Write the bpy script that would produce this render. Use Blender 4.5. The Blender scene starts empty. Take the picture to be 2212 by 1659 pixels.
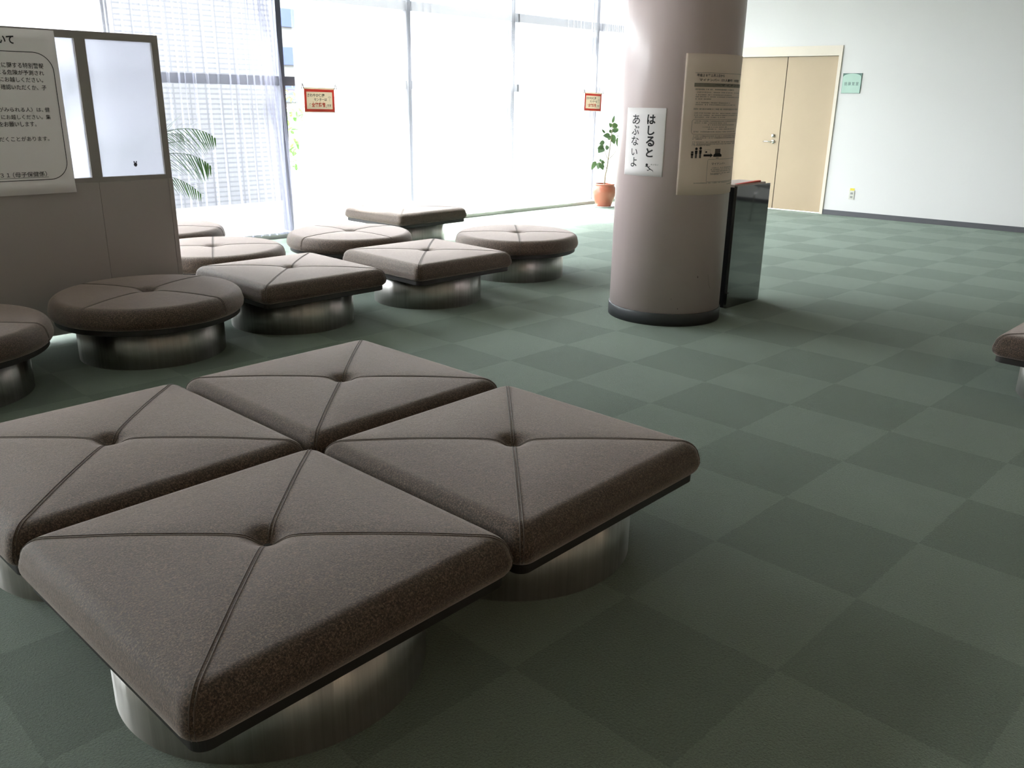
import bpy, bmesh, math, random
from mathutils import Vector, Matrix
random.seed(7)
sc = bpy.context.scene
COL = sc.collection
PI = math.pi

# ------------------------------------------------------------------ camera
PITCH, ROLL, YAW, FPX = math.radians(18.44292), math.radians(0.945176), math.radians(44.358462), 1840.382
CAM_H = 1.4384
Fw = Vector((math.cos(YAW)*math.cos(PITCH), math.sin(YAW)*math.cos(PITCH), -math.sin(PITCH)))
Rt = Vector((math.sin(YAW), -math.cos(YAW), 0.0))
Up = Rt.cross(Fw)
R2 = Rt*math.cos(ROLL) + Up*math.sin(ROLL)
U2 = -Rt*math.sin(ROLL) + Up*math.cos(ROLL)
cam_data = bpy.data.cameras.new('camera')
cam_data.sensor_fit = 'HORIZONTAL'
cam_data.sensor_width = 36.0
cam_data.lens = FPX/2212*36.0
cam_data.clip_start = 0.02
cam_data.clip_end = 400
cam = bpy.data.objects.new('camera', cam_data)
M = Matrix(((R2.x, U2.x, -Fw.x, 0), (R2.y, U2.y, -Fw.y, 0), (R2.z, U2.z, -Fw.z, CAM_H), (0, 0, 0, 1)))
cam.matrix_world = M
COL.objects.link(cam)
sc.camera = cam

# ------------------------------------------------------------------ sky, sun, exposure
SKY = 23.0
SUN = 34.0
sc.view_settings.view_transform = 'Standard'
sc.view_settings.look = 'None'
sc.view_settings.gamma = 1.0
sc.view_settings.use_curve_mapping = False
sc.view_settings.exposure = 0.65
w = bpy.data.worlds.new('overcast_sky')
sc.world = w
w.use_nodes = True
bg = w.node_tree.nodes['Background']
bg.inputs['Color'].default_value = (0.97, 0.975, 1.0, 1)
bg.inputs['Strength'].default_value = SKY
sun_d = bpy.data.lights.new('sun', 'SUN')
sun_d.energy = SUN
sun_d.angle = math.radians(9)
sun_d.color = (1.0, 0.97, 0.92)
sun = bpy.data.objects.new('sun', sun_d)
sun.rotation_euler = Vector((-0.60, -1.0, -1.62)).to_track_quat('-Z', 'Y').to_euler()
sun.location = (6, 16, 20)
COL.objects.link(sun)
# portal in the window opening: only guides the sampling of the sky, gives off nothing itself
pd = bpy.data.lights.new('window_portal', 'AREA')
pd.shape = 'RECTANGLE'
pd.size, pd.size_y = 15.2, 3.1
pd.cycles.is_portal = True
po = bpy.data.objects.new('window_portal', pd)
po.location = (3.15, 8.42, 1.6)
po.rotation_euler = (math.radians(-90), 0, 0)
COL.objects.link(po)
cy = sc.cycles
cy.max_bounces = 12
cy.diffuse_bounces = 6
cy.glossy_bounces = 5
cy.transmission_bounces = 6
cy.transparent_max_bounces = 32
cy.caustics_reflective = False
cy.caustics_refractive = True
cy.sample_clamp_indirect = 12.0
cy.use_denoising = True

# ------------------------------------------------------------------ node helpers
def new_mat(name):
    m = bpy.data.materials.new(name)
    m.use_nodes = True
    nt = m.node_tree
    b = nt.nodes.get('Principled BSDF')
    return m, nt, b
def N(nt, typ, **kw):
    n = nt.nodes.new(typ)
    for k, v in kw.items():
        setattr(n, k, v)
    return n
def L(nt, a, b):
    nt.links.new(a, b)
def math_n(nt, op, a, b=None, c=None):
    n = N(nt, 'ShaderNodeMath', operation=op)
    for i, v in enumerate((a, b, c)):
        if v is None: continue
        if isinstance(v, (int, float)): n.inputs[i].default_value = v
        else: L(nt, v, n.inputs[i])
    return n.outputs[0]
def mixcol(nt, fac, a, b, mode='MIX'):
    n = N(nt, 'ShaderNodeMix', data_type='RGBA', blend_type=mode)
    for sock, v in ((n.inputs['Factor'], fac), (n.inputs[6], a), (n.inputs[7], b)):
        if isinstance(v, (int, float)): sock.default_value = v
        elif isinstance(v, tuple): sock.default_value = (*v, 1) if len(v) == 3 else v
        else: L(nt, v, sock)
    return n.outputs[2]
def noise(nt, vec, scale, detail=3, rough=0.55):
    n = N(nt, 'ShaderNodeTexNoise')
    n.inputs['Scale'].default_value = scale
    n.inputs['Detail'].default_value = detail
    n.inputs['Roughness'].default_value = rough
    if vec is not None: L(nt, vec, n.inputs['Vector'])
    return n
def bump(nt, b, height, strength, dist):
    n = N(nt, 'ShaderNodeBump')
    n.inputs['Strength'].default_value = strength
    n.inputs['Distance'].default_value = dist
    L(nt, height, n.inputs['Height'])
    L(nt, n.outputs['Normal'], b.inputs['Normal'])
    return n
def objco(nt):
    return N(nt, 'ShaderNodeTexCoord').outputs['Object']
def simple(name, col, rough=0.6, metal=0.0, spec=0.5, var=0.06, scale=14.0, **kw):
    m, nt, b = new_mat(name)
    nz = noise(nt, objco(nt), scale, 4)
    dark = tuple(c*(1-var) for c in col); lite = tuple(min(1, c*(1+var)) for c in col)
    L(nt, mixcol(nt, nz.outputs['Fac'], dark, lite), b.inputs['Base Color'])
    b.inputs['Roughness'].default_value = rough
    b.inputs['Metallic'].default_value = metal
    b.inputs['Specular IOR Level'].default_value = spec
    for k, v in kw.items():
        b.inputs[k].default_value = v
    return m

# ------------------------------------------------------------------ materials
TILE_X, TILE_Y = 1.88138, 0.82924
def carpet_mat():
    m, nt, b = new_mat('green_carpet_tiles')
    co = objco(nt)
    sep = N(nt, 'ShaderNodeSeparateXYZ'); L(nt, co, sep.inputs[0])
    wob = noise(nt, co, 60, 2)
    wv = math_n(nt, 'MULTIPLY_ADD', wob.outputs['Fac'], 0.02, -0.01)
    fx = math_n(nt, 'MULTIPLY', math_n(nt, 'ADD', math_n(nt, 'SUBTRACT', sep.outputs['X'], TILE_X), wv), 2.0)
    fy = math_n(nt, 'MULTIPLY', math_n(nt, 'ADD', math_n(nt, 'SUBTRACT', sep.outputs['Y'], TILE_Y), wv), 2.0)
    ix = math_n(nt, 'FLOOR', fx); iy = math_n(nt, 'FLOOR', fy)
    par = math_n(nt, 'MODULO', math_n(nt, 'ADD', math_n(nt, 'ADD', ix, iy), 100.0), 2.0)
    par = math_n(nt, 'ROUND', par)
    cmb = N(nt, 'ShaderNodeCombineXYZ'); L(nt, ix, cmb.inputs[0]); L(nt, iy, cmb.inputs[1])
    wn = N(nt, 'ShaderNodeTexWhiteNoise', noise_dimensions='2D'); L(nt, cmb.outputs[0], wn.inputs['Vector'])
    tilef = math_n(nt, 'ADD', math_n(nt, 'MULTIPLY', par, 0.80), math_n(nt, 'MULTIPLY', wn.outputs['Value'], 0.20))
    base = mixcol(nt, tilef, (0.163, 0.206, 0.155), (0.120, 0.155, 0.116))
    # pile: fine flecks and larger wear clouds
    fl = noise(nt, co, 170, 4, 0.8)
    fr = N(nt, 'ShaderNodeValToRGB'); fr.color_ramp.elements[0].position = 0.3; fr.color_ramp.elements[1].position = 0.72
    fr.color_ramp.elements[0].color = (0.35, 0.36, 0.36, 1); fr.color_ramp.elements[1].color = (1.62, 1.60, 1.56, 1)
    L(nt, fl.outputs['Fac'], fr.inputs[0])
    c = mixcol(nt, 1.0, base, fr.outputs[0], 'MULTIPLY')
    cl = noise(nt, co, 2.3, 4)
    cr = N(nt, 'ShaderNodeValToRGB'); cr.color_ramp.elements[0].color = (0.88, 0.88, 0.86, 1); cr.color_ramp.elements[1].color = (1.1, 1.1, 1.1, 1)
    cr.color_ramp.elements[0].position = 0.3; cr.color_ramp.elements[1].position = 0.7
    L(nt, cl.outputs['Fac'], cr.inputs[0])
    c = mixcol(nt, 1.0, c, cr.outputs[0], 'MULTIPLY')
    L(nt, c, b.inputs['Base Color'])
    b.inputs['Roughness'].default_value = 0.7
    # the turned pile of every second tile catches the light differently
    L(nt, math_n(nt, 'MULTIPLY_ADD', tilef, -0.10, 0.55), b.inputs['Specular IOR Level'])
    L(nt, math_n(nt, 'MULTIPLY_ADD', tilef, -0.14, 0.78), b.inputs['Sheen Weight'])
    b.inputs['Sheen Roughness'].default_value = 0.3
    b.inputs['Sheen Tint'].default_value = (0.83, 1.0, 0.90, 1)
    bn = noise(nt, co, 150, 4, 0.8)
    bump(nt, b, bn.outputs['Fac'], 1.0, 0.010)
    return m
def fabric_mat():
    m, nt, b = new_mat('brown_wool_fabric')
    co = objco(nt)
    n1 = noise(nt, co, 210, 4, 0.85)
    r = N(nt, 'ShaderNodeValToRGB')
    e = r.color_ramp.elements
    e[0].position = 0.37; e[0].color = (0.010, 0.006, 0.004, 1)
    e[1].position = 0.66; e[1].color = (0.250, 0.165, 0.115, 1)
    x = e.new(0.5); x.color = (0.060, 0.038, 0.026, 1)
    L(nt, n1.outputs['Fac'], r.inputs[0])
    n2 = noise(nt, co, 5.0, 4)
    c = mixcol(nt, 1.0, r.outputs[0], mixcol(nt, n2.outputs['Fac'], (0.86, 0.86, 0.88), (1.12, 1.10, 1.08)), 'MULTIPLY')
    L(nt, c, b.inputs['Base Color'])
    b.inputs['Roughness'].default_value = 0.66
    b.inputs['Specular IOR Level'].default_value = 0.42
    b.inputs['Sheen Weight'].default_value = 0.8
    b.inputs['Sheen Roughness'].default_value = 0.35
    b.inputs['Sheen Tint'].default_value = (1.0, 0.86, 0.80, 1)
    n3 = noise(nt, co, 38, 3)
    h = math_n(nt, 'ADD', math_n(nt, 'MULTIPLY', n1.outputs['Fac'], 0.5), math_n(nt, 'MULTIPLY', n3.outputs['Fac'], 0.25))
    bump(nt, b, h, 0.7, 0.005)
    return m
def steel_mat():
    m, nt, b = new_mat('brushed_steel')
    co = objco(nt)
    mp = N(nt, 'ShaderNodeMapping'); mp.inputs['Scale'].default_value = (1, 1, 0.02); L(nt, co, mp.inputs[0])
    n1 = noise(nt, mp.outputs[0], 60, 4, 0.7)
    n2 = noise(nt, mp.outputs[0], 7, 2)
    L(nt, mixcol(nt, n1.outputs['Fac'], (0.34, 0.325, 0.305), (0.70, 0.68, 0.65)), b.inputs['Base Color'])
    b.inputs['Metallic'].default_value = 1.0
    L(nt, math_n(nt, 'MULTIPLY_ADD', n1.outputs['Fac'], 0.18, 0.28), b.inputs['Roughness'])
    b.inputs['Anisotropic'].default_value = 0.85
    b.inputs['Anisotropic Rotation'].default_value = 0.25
    h = math_n(nt, 'ADD', math_n(nt, 'MULTIPLY', n2.outputs['Fac'], 1.0), math_n(nt, 'MULTIPLY', n1.outputs['Fac'], 0.06))
    bump(nt, b, h, 0.45, 0.024)
    return m
def column_mat():
    m, nt, b = new_mat('mauve_painted_column')
    co = objco(nt)
    mp = N(nt, 'ShaderNodeMapping'); mp.inputs['Scale'].default_value = (1, 1, 0.03); L(nt, co, mp.inputs[0])
    n1 = noise(nt, co, 260, 2)
    n2 = noise(nt, mp.outputs[0], 9, 3)
    n3 = noise(nt, co, 3, 5)
    L(nt, mixcol(nt, n3.outputs['Fac'], (0.620, 0.495, 0.487), (0.665, 0.535, 0.527)), b.inputs['Base Color'])
    b.inputs['Roughness'].default_value = 0.36
    b.inputs['Specular IOR Level'].default_value = 0.5
    b.inputs['Coat Weight'].default_value = 0.12
    b.inputs['Coat Roughness'].default_value = 0.2
    h = math_n(nt, 'ADD', math_n(nt, 'MULTIPLY', n1.outputs['Fac'], 0.02), math_n(nt, 'MULTIPLY', n2.outputs['Fac'], 1.0))
    bump(nt, b, h, 0.25, 0.012)
    return m
def sheer_mat(name, fac, col=(0.90, 0.90, 0.95)):
    m, nt, b = new_mat(name)
    nt.nodes.remove(b)
    out = nt.nodes['Material Output']
    tr = N(nt, 'ShaderNodeBsdfTransparent'); tr.inputs[0].default_value = (0.98, 0.98, 1.0, 1)
    tl = N(nt, 'ShaderNodeBsdfTranslucent'); tl.inputs[0].default_value = (*col, 1)
    df = N(nt, 'ShaderNodeBsdfDiffuse'); df.inputs[0].default_value = (col[0]*.9, col[1]*.9, col[2]*.9, 1)
    m1 = N(nt, 'ShaderNodeMixShader'); m1.inputs[0].default_value = 0.28
    L(nt, tl.outputs[0], m1.inputs[1]); L(nt, df.outputs[0], m1.inputs[2])
    m2 = N(nt, 'ShaderNodeMixShader')
    nz = noise(nt, objco(nt), 400, 1)
    L(nt, math_n(nt, 'MULTIPLY_ADD', nz.outputs['Fac'], 0.04, fac), m2.inputs[0])
    L(nt, tr.outputs[0], m2.inputs[1]); L(nt, m1.outputs[0], m2.inputs[2])
    L(nt, m2.outputs[0], out.inputs[0])
    return m
def pane_mat():
    m, nt, b = new_mat('clear_window_glass')
    nt.nodes.remove(b)
    out = nt.nodes['Material Output']
    tr = N(nt, 'ShaderNodeBsdfTransparent'); tr.inputs[0].default_value = (0.93, 0.96, 0.95, 1)
    gl = N(nt, 'ShaderNodeBsdfGlossy'); gl.inputs['Roughness'].default_value = 0.02
    m2 = N(nt, 'ShaderNodeMixShader'); m2.inputs[0].default_value = 0.06
    L(nt, tr.outputs[0], m2.inputs[1]); L(nt, gl.outputs[0], m2.inputs[2]); L(nt, m2.outputs[0], out.inputs[0])
    return m
def frosted_mat():
    m, nt, b = new_mat('frosted_glass')
    nt.nodes.remove(b)
    out = nt.nodes['Material Output']
    rf = N(nt, 'ShaderNodeBsdfRefraction'); rf.inputs['Roughness'].default_value = 0.33; rf.inputs['IOR'].default_value = 1.18
    rf.inputs['Color'].default_value = (0.66, 0.66, 0.69, 1)
    tl = N(nt, 'ShaderNodeBsdfTranslucent'); tl.inputs[0].default_value = (0.50, 0.50, 0.54, 1)
    m1 = N(nt, 'ShaderNodeMixShader'); m1.inputs[0].default_value = 0.35
    L(nt, rf.outputs[0], m1.inputs[1]); L(nt, tl.outputs[0], m1.inputs[2]); L(nt, m1.outputs[0], out.inputs[0])
    return m
def backlit_mat(name, col):
    m, nt, b = new_mat(name)
    nz = noise(nt, objco(nt), 30, 2)
    c = mixcol(nt, nz.outputs['Fac'], tuple(x*.97 for x in col), col)
    L(nt, c, b.inputs['Base Color']); b.inputs['Roughness'].default_value = 0.6
    out = nt.nodes['Material Output']
    tl = N(nt, 'ShaderNodeBsdfTranslucent'); L(nt, c, tl.inputs[0])
    mx = N(nt, 'ShaderNodeMixShader'); mx.inputs[0].default_value = 0.27
    L(nt, b.outputs[0], mx.inputs[1]); L(nt, tl.outputs[0], mx.inputs[2]); L(nt, mx.outputs[0], out.inputs[0])
    return m
def brick_mat(name, c1, c2, mortar, bw, bh, swap=True):
    m, nt, b = new_mat(name)
    co = objco(nt)
    sep = N(nt, 'ShaderNodeSeparateXYZ'); L(nt, co, sep.inputs[0])
    cmb = N(nt, 'ShaderNodeCombineXYZ')
    L(nt, math_n(nt, 'ADD', sep.outputs['X'], sep.outputs['Y']), cmb.inputs[0]); L(nt, sep.outputs['Z'], cmb.inputs[1])
    br = N(nt, 'ShaderNodeTexBrick'); br.offset = 0.0
    br.inputs['Scale'].default_value = 1.0
    br.inputs['Brick Width'].default_value = bw
    br.inputs['Row Height'].default_value = bh
    br.inputs['Mortar Size'].default_value = 0.012
    br.inputs['Color1'].default_value = (*c1, 1); br.inputs['Color2'].default_value = (*c2, 1); br.inputs['Mortar'].default_value = (*mortar, 1)
    L(nt, cmb.outputs[0], br.inputs['Vector']); L(nt, br.outputs['Color'], b.inputs['Base Color'])
    b.inputs['Roughness'].default_value = 0.6
    return m
MT = {}
MT['carpet'] = carpet_mat(); MT['fabric'] = fabric_mat(); MT['steel'] = steel_mat(); MT['column'] = column_mat()
MT['sheer'] = sheer_mat('white_sheer_fabric', 0.20); MT['sheer2'] = sheer_mat('light_sheer_fabric', 0.14); MT['shadedsheer'] = sheer_mat('fold_shaded_sheer_fabric', 0.19, (0.42, 0.42, 0.49)); MT['pane'] = pane_mat(); MT['frosted'] = frosted_mat()  # third sheer is greyed: shade of the folds put into its colour
MT['seam'] = simple('brown_seam_fabric', (0.085, 0.060, 0.046), 0.95, var=0.25, scale=300, **{'Sheen Weight': 0.4})
MT['plinth'] = simple('dark_seat_board', (0.022, 0.018, 0.017), 0.45)
MT['wall'] = simple('white_wall_paper', (0.76, 0.745, 0.74), 0.85, var=0.015, scale=160)
MT['ceiling'] = simple('ceiling_board', (0.72, 0.70, 0.67), 0.9, var=0.02, scale=60)
MT['warmwall'] = simple('beige_wall_paper', (0.52, 0.44, 0.37), 0.9, var=0.03, scale=60)
MT['skirt'] = simple('grey_vinyl_skirting', (0.085, 0.085, 0.095), 0.5)
MT['kick'] = simple('dark_grey_vinyl_kick', (0.055, 0.057, 0.063), 0.45)
MT['doorskin'] = simple('tan_door_laminate', (0.475, 0.365, 0.24), 0.5, var=0.03, scale=6)
MT['doorframe'] = simple('cream_door_frame', (0.74, 0.66, 0.56), 0.5, var=0.02)
MT['gap'] = simple('door_gap_rubber', (0.06, 0.045, 0.03), 0.7)
MT['chrome'] = simple('polished_chrome', (0.8, 0.8, 0.8), 0.12, 1.0)
MT['alu'] = simple('dark_anodised_frame', (0.09, 0.092, 0.12), 0.4, 0.3)
MT['transom'] = simple('glare_lightened_transom', (0.30, 0.30, 0.34), 0.4)  # frame metal made lighter, window glare put into its colour
MT['curb'] = simple('grey_window_curb', (0.36, 0.35, 0.32), 0.6)
MT['pframe'] = simple('warm_grey_steel_frame', (0.30, 0.27, 0.25), 0.5, var=0.05, scale=200)
MT['ppanel'] = simple('warm_grey_partition_panel', (0.40, 0.355, 0.335), 0.55, var=0.03, scale=240)
MT['paper'] = simple('white_paper', (0.93, 0.875, 0.875), 0.8, var=0.02, scale=8)
MT['cream'] = simple('cream_poster_paper', (0.92, 0.755, 0.655), 0.7, var=0.03, scale=5)
MT['card'] = backlit_mat('cream_card', (0.74, 0.67, 0.56)); MT['cardred'] = backlit_mat('red_printed_card', (0.60, 0.075, 0.05))
MT['ink'] = simple('black_ink', (0.018, 0.017, 0.018), 0.7)
MT['inkgrey'] = simple('faded_grey_ink', (0.16, 0.145, 0.125), 0.8)
MT['inkmid'] = simple('grey_print_band', (0.30, 0.26, 0.21), 0.8, var=0.3, scale=40)
MT['red'] = simple('red_print', (0.72, 0.085, 0.055), 0.6)
MT['blackgloss'] = simple('black_mirror_panel', (0.022, 0.026, 0.024), 0.05, 0.0, 0.9, var=0.1, **{'Coat Weight': 1.0, 'Coat Roughness': 0.04, 'Coat IOR': 2.2})
MT['blackmatt'] = simple('black_steel_sheet', (0.012, 0.012, 0.013), 0.35)
MT['pink'] = simple('pale_pink_tray', (0.75, 0.62, 0.58), 0.5)
MT['terracotta'] = simple('terracotta_glaze', (0.36, 0.115, 0.07), 0.32, var=0.12, scale=9)
MT['soil'] = simple('dark_soil', (0.05, 0.035, 0.025), 0.95, var=0.4, scale=60)
MT['saucer'] = simple('white_saucer', (0.8, 0.8, 0.78), 0.4)
MT['stem'] = simple('grey_brown_stem', (0.32, 0.27, 0.19), 0.8, var=0.2, scale=40)
def leaf_mat(name, col, tcol):
    m, nt, b = new_mat(name)
    nz = noise(nt, objco(nt), 25, 3)
    L(nt, mixcol(nt, nz.outputs['Fac'], tuple(c*.7 for c in col), tuple(c*1.25 for c in col)), b.inputs['Base Color'])
    b.inputs['Roughness'].default_value = 0.4
    out = nt.nodes['Material Output']
    tl = N(nt, 'ShaderNodeBsdfTranslucent'); tl.inputs[0].default_value = (*tcol, 1)
    mx = N(nt, 'ShaderNodeMixShader'); mx.inputs[0].default_value = 0.12
    L(nt, b.outputs[0], mx.inputs[1]); L(nt, tl.outputs[0], mx.inputs[2]); L(nt, mx.outputs[0], out.inputs[0])
    return m
MT['leaf'] = leaf_mat('rubber_plant_leaf', (0.06, 0.105, 0.045), (0.08, 0.14, 0.05))
MT['palm'] = leaf_mat('palm_leaf', (0.042, 0.115, 0.028), (0.09, 0.19, 0.04))
MT['palmstem'] = simple('palm_stem', (0.22, 0.30, 0.10), 0.5)
MT['signgreen'] = simple('pale_green_sign_plate', (0.40, 0.58, 0.49), 0.4)
MT['signdark'] = simple('dark_green_sign_corner', (0.06, 0.14, 0.115), 0.4)
MT['signink'] = simple('grey_green_sign_letter', (0.13, 0.20, 0.18), 0.5)
MT['outlet'] = simple('ivory_outlet_plastic', (0.66, 0.65, 0.58), 0.4)
MT['outletdark'] = simple('grey_outlet_socket', (0.30, 0.30, 0.28), 0.4)
MT['yellow'] = simple('yellow_tape', (0.80, 0.66, 0.06), 0.6)
MT['navy'] = simple('dark_blue_sticker', (0.045, 0.05, 0.075), 0.6)
MT['string'] = simple('black_string', (0.02, 0.02, 0.02), 0.8)
MT['concrete'] = simple('pale_paving', (0.11, 0.11, 0.108), 0.9, var=0.12, scale=1.5)
MT['tilewall'] = brick_mat('grey_white_facade_tile', (0.165, 0.165, 0.172), (0.178, 0.178, 0.185), (0.095, 0.095, 0.105), 0.227, 0.066)
MT['facade'] = brick_mat('lilac_grey_facade_panel', (0.08, 0.08, 0.10), (0.088, 0.088, 0.105), (0.05, 0.05, 0.065), 0.62, 0.42)
MT['render_wall'] = simple('pale_render_wall', (0.15, 0.15, 0.155), 0.8, var=0.05, scale=0.4)
MT['bluewin'] = simple('dark_blue_window_band', (0.05, 0.065, 0.14), 0.2)
MT['bush'] = leaf_mat('shrub_leaf', (0.10, 0.22, 0.05), (0.2, 0.35, 0.08))
MT['seatgrey'] = simple('grey_chair_shell', (0.28, 0.28, 0.27), 0.5)
MT['scuff'] = simple('dark_scuff', (0.12, 0.09, 0.08), 0.8)

# ------------------------------------------------------------------ object helpers
def link_mesh(name, me, mat=None, parent=None, smooth=False, loc=None):
    o = bpy.data.objects.new(name, me)
    COL.objects.link(o)
    if mat is not None:
        me.materials.append(MT[mat] if isinstance(mat, str) else mat)
    if smooth:
        for p in me.polygons: p.use_smooth = True
    if parent is not None: o.parent = parent
    if loc is not None: o.location = loc
    return o
def obj(name, bm, mat, parent=None, smooth=False, loc=None):
    me = bpy.data.meshes.new(name)
    bm.normal_update()
    bm.to_mesh(me); bm.free()
    return link_mesh(name, me, mat, parent, smooth, loc)
def pyobj(name, verts, faces, mat, parent=None, smooth=False, loc=None):
    me = bpy.data.meshes.new(name)
    me.from_pydata([tuple(v) for v in verts], [], faces)
    me.update()
    return link_mesh(name, me, mat, parent, smooth, loc)
def tag(o, label=None, cat=None, group=None, kind=None):
    if label: o['label'] = label
    if cat: o['category'] = cat
    if group: o['group'] = group
    if kind: o['kind'] = kind
    return o
def thing(name, label, cat, loc=(0, 0, 0), rz=0.0, group=None):
    o = bpy.data.objects.new(name, None)
    o.empty_display_size = 0.1
    COL.objects.link(o)
    o.location = loc; o.rotation_euler = (0, 0, rz)
    return tag(o, label, cat, group)
def struct(o):
    o['kind'] = 'structure'
    return o
def bx(bm, x0, x1, y0, y1, z0, z1):
    v = [bm.verts.new((x, y, z)) for z in (z0, z1) for y in (y0, y1) for x in (x0, x1)]
    for f in ((0, 2, 3, 1), (4, 5, 7, 6), (0, 1, 5, 4), (2, 6, 7, 3), (0, 4, 6, 2), (1, 3, 7, 5)):
        bm.faces.new([v[i] for i in f])
def box(name, x0, x1, y0, y1, z0, z1, mat, parent=None, bev=0.0):
    bm = bmesh.new(); bx(bm, x0, x1, y0, y1, z0, z1)
    if bev > 0:
        bmesh.ops.bevel(bm, geom=list(bm.edges), offset=bev, segments=2, affect='EDGES', profile=0.6)
    return obj(name, bm, mat, parent)
def lathe(prof, seg=96, cap=True):
    """verts/faces of a solid of revolution, profile (r,z) from bottom to top"""
    vs, fs = [], []
    for r, z in prof:
        for k in range(seg):
            a = 2*PI*k/seg
            vs.append((r*math.cos(a), r*math.sin(a), z))
    for i in range(len(prof)-1):
        for k in range(seg):
            k2 = (k+1) % seg
            fs.append((i*seg+k, i*seg+k2, (i+1)*seg+k2, (i+1)*seg+k))
    if cap:
        fs.append(tuple(range(seg-1, -1, -1)))
        b = (len(prof)-1)*seg
        fs.append(tuple(b+k for k in range(seg)))
    return vs, fs
def tube_geo(pts, rad, seg=8, flat=1.0, vs=None, fs=None):
    """swept tube; rad float or list; flat squashes the local up axis"""
    vs = [] if vs is None else vs; fs = [] if fs is None else fs
    pts = [Vector(p) for p in pts]
    base = len(vs)
    n = len(pts)
    for i, p in enumerate(pts):
        t = (pts[min(i+1, n-1)] - pts[max(i-1, 0)])
        t = t.normalized() if t.length > 1e-9 else Vector((0, 0, 1))
        side = t.cross(Vector((0, 0, 1)))
        if side.length < 1e-3: side = t.cross(Vector((1, 0, 0)))
        side.normalize()
        up = side.cross(t)
        r = rad[i] if isinstance(rad, (list, tuple)) else rad
        for k in range(seg):
            a = 2*PI*k/seg
            vs.append(p + side*(r*math.cos(a)) + up*(r*flat*math.sin(a)))
    for i in range(n-1):
        for k in range(seg):
            k2 = (k+1) % seg
            fs.append((base+i*seg+k, base+i*seg+k2, base+(i+1)*seg+k2, base+(i+1)*seg+k))
    fs.append(tuple(base+k for k in range(seg-1, -1, -1)))
    fs.append(tuple(base+(n-1)*seg+k for k in range(seg)))
    return vs, fs

# ------------------------------------------------------------------ lettering (Blender's built-in font)
_tc = {}
def glyphs(body, bold=0.0):
    key = (body, bold)
    if key not in _tc:
        c = bpy.data.curves.new('lettering_curve', 'FONT')
        c.body = body; c.offset = bold; c.resolution_u = 3
        o = bpy.data.objects.new('lettering_curve', c)
        COL.objects.link(o)
        dg = bpy.context.evaluated_depsgraph_get()
        me = bpy.data.meshes.new_from_object(o.evaluated_get(dg))
        vs = [(v.co.x, v.co.y) for v in me.vertices]
        fs = [tuple(p.vertices) for p in me.polygons]
        bpy.data.objects.remove(o); bpy.data.curves.remove(c); bpy.data.meshes.remove(me)
        x0 = min(v[0] for v in vs); x1 = max(v[0] for v in vs); y0 = min(v[1] for v in vs); y1 = max(v[1] for v in vs)
        _tc[key] = ([((x-x0)/(x1-x0 or 1), (y-y0)/(y1-y0 or 1)) for x, y in vs], fs)
    return _tc[key]
class Print:
    """flat printed marks in (u,v), mapped on a surface by fn(u,v)"""
    def __init__(self): self.vs = []; self.fs = []
    def text(self, body, u0, u1, v0, v1, bold=0.0):
        g, f = glyphs(body, bold); b = len(self.vs)
        self.vs += [(u0+(u1-u0)*x, v0+(v1-v0)*y) for x, y in g]
        self.fs += [tuple(i+b for i in q) for q in f]
    def rect(self, u0, u1, v0, v1, n=1):
        for k in range(n):
            a, c = u0+(u1-u0)*k/n, u0+(u1-u0)*(k+1)/n
            b = len(self.vs); self.vs += [(a, v0), (c, v0), (c, v1), (a, v1)]; self.fs.append((b, b+1, b+2, b+3))
    def poly(self, pts):
        b = len(self.vs); self.vs += list(pts); self.fs.append(tuple(range(b, b+len(pts))))
    def disc(self, u, v, ru, rv=None, n=20):
        rv = rv or ru
        self.poly([(u+ru*math.cos(2*PI*k/n), v+rv*math.sin(2*PI*k/n)) for k in range(n)])
    def stroke(self, pts, wd):
        for (a, b), (c, d) in zip(pts, pts[1:]):
            l = math.hypot(c-a, d-b) or 1e-9
            nx, ny = -(d-b)/l*wd/2, (c-a)/l*wd/2
            self.poly([(a+nx, b+ny), (a-nx, b-ny), (c-nx, d-ny), (c+nx, d+ny)])
    def rrect(self, u0, u1, v0, v1, r, wd, n=8):
        pts = []
        for cx, cyy, a0 in ((u1-r, v1-r, 0), (u0+r, v1-r, 90), (u0+r, v0+r, 180), (u1-r, v0+r, 270)):
            for k in range(n+1):
                a = math.radians(a0+90*k/n); pts.append((cx+r*math.cos(a), cyy+r*math.sin(a)))
        pts.append(pts[0])
        out = [pts[0]]
        for p, q in zip(pts, pts[1:]):          # subdivide the long runs so they can bend
            m = max(1, int(math.hypot(q[0]-p[0], q[1]-p[1])/0.03))
            out += [(p[0]+(q[0]-p[0])*k/m, p[1]+(q[1]-p[1])*k/m) for k in range(1, m+1)]
        self.stroke(out, wd)
    def build(self, name, mat, fn, parent):
        return pyobj(name, [fn(u, v) for u, v in self.vs], self.fs, mat, parent)

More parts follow.
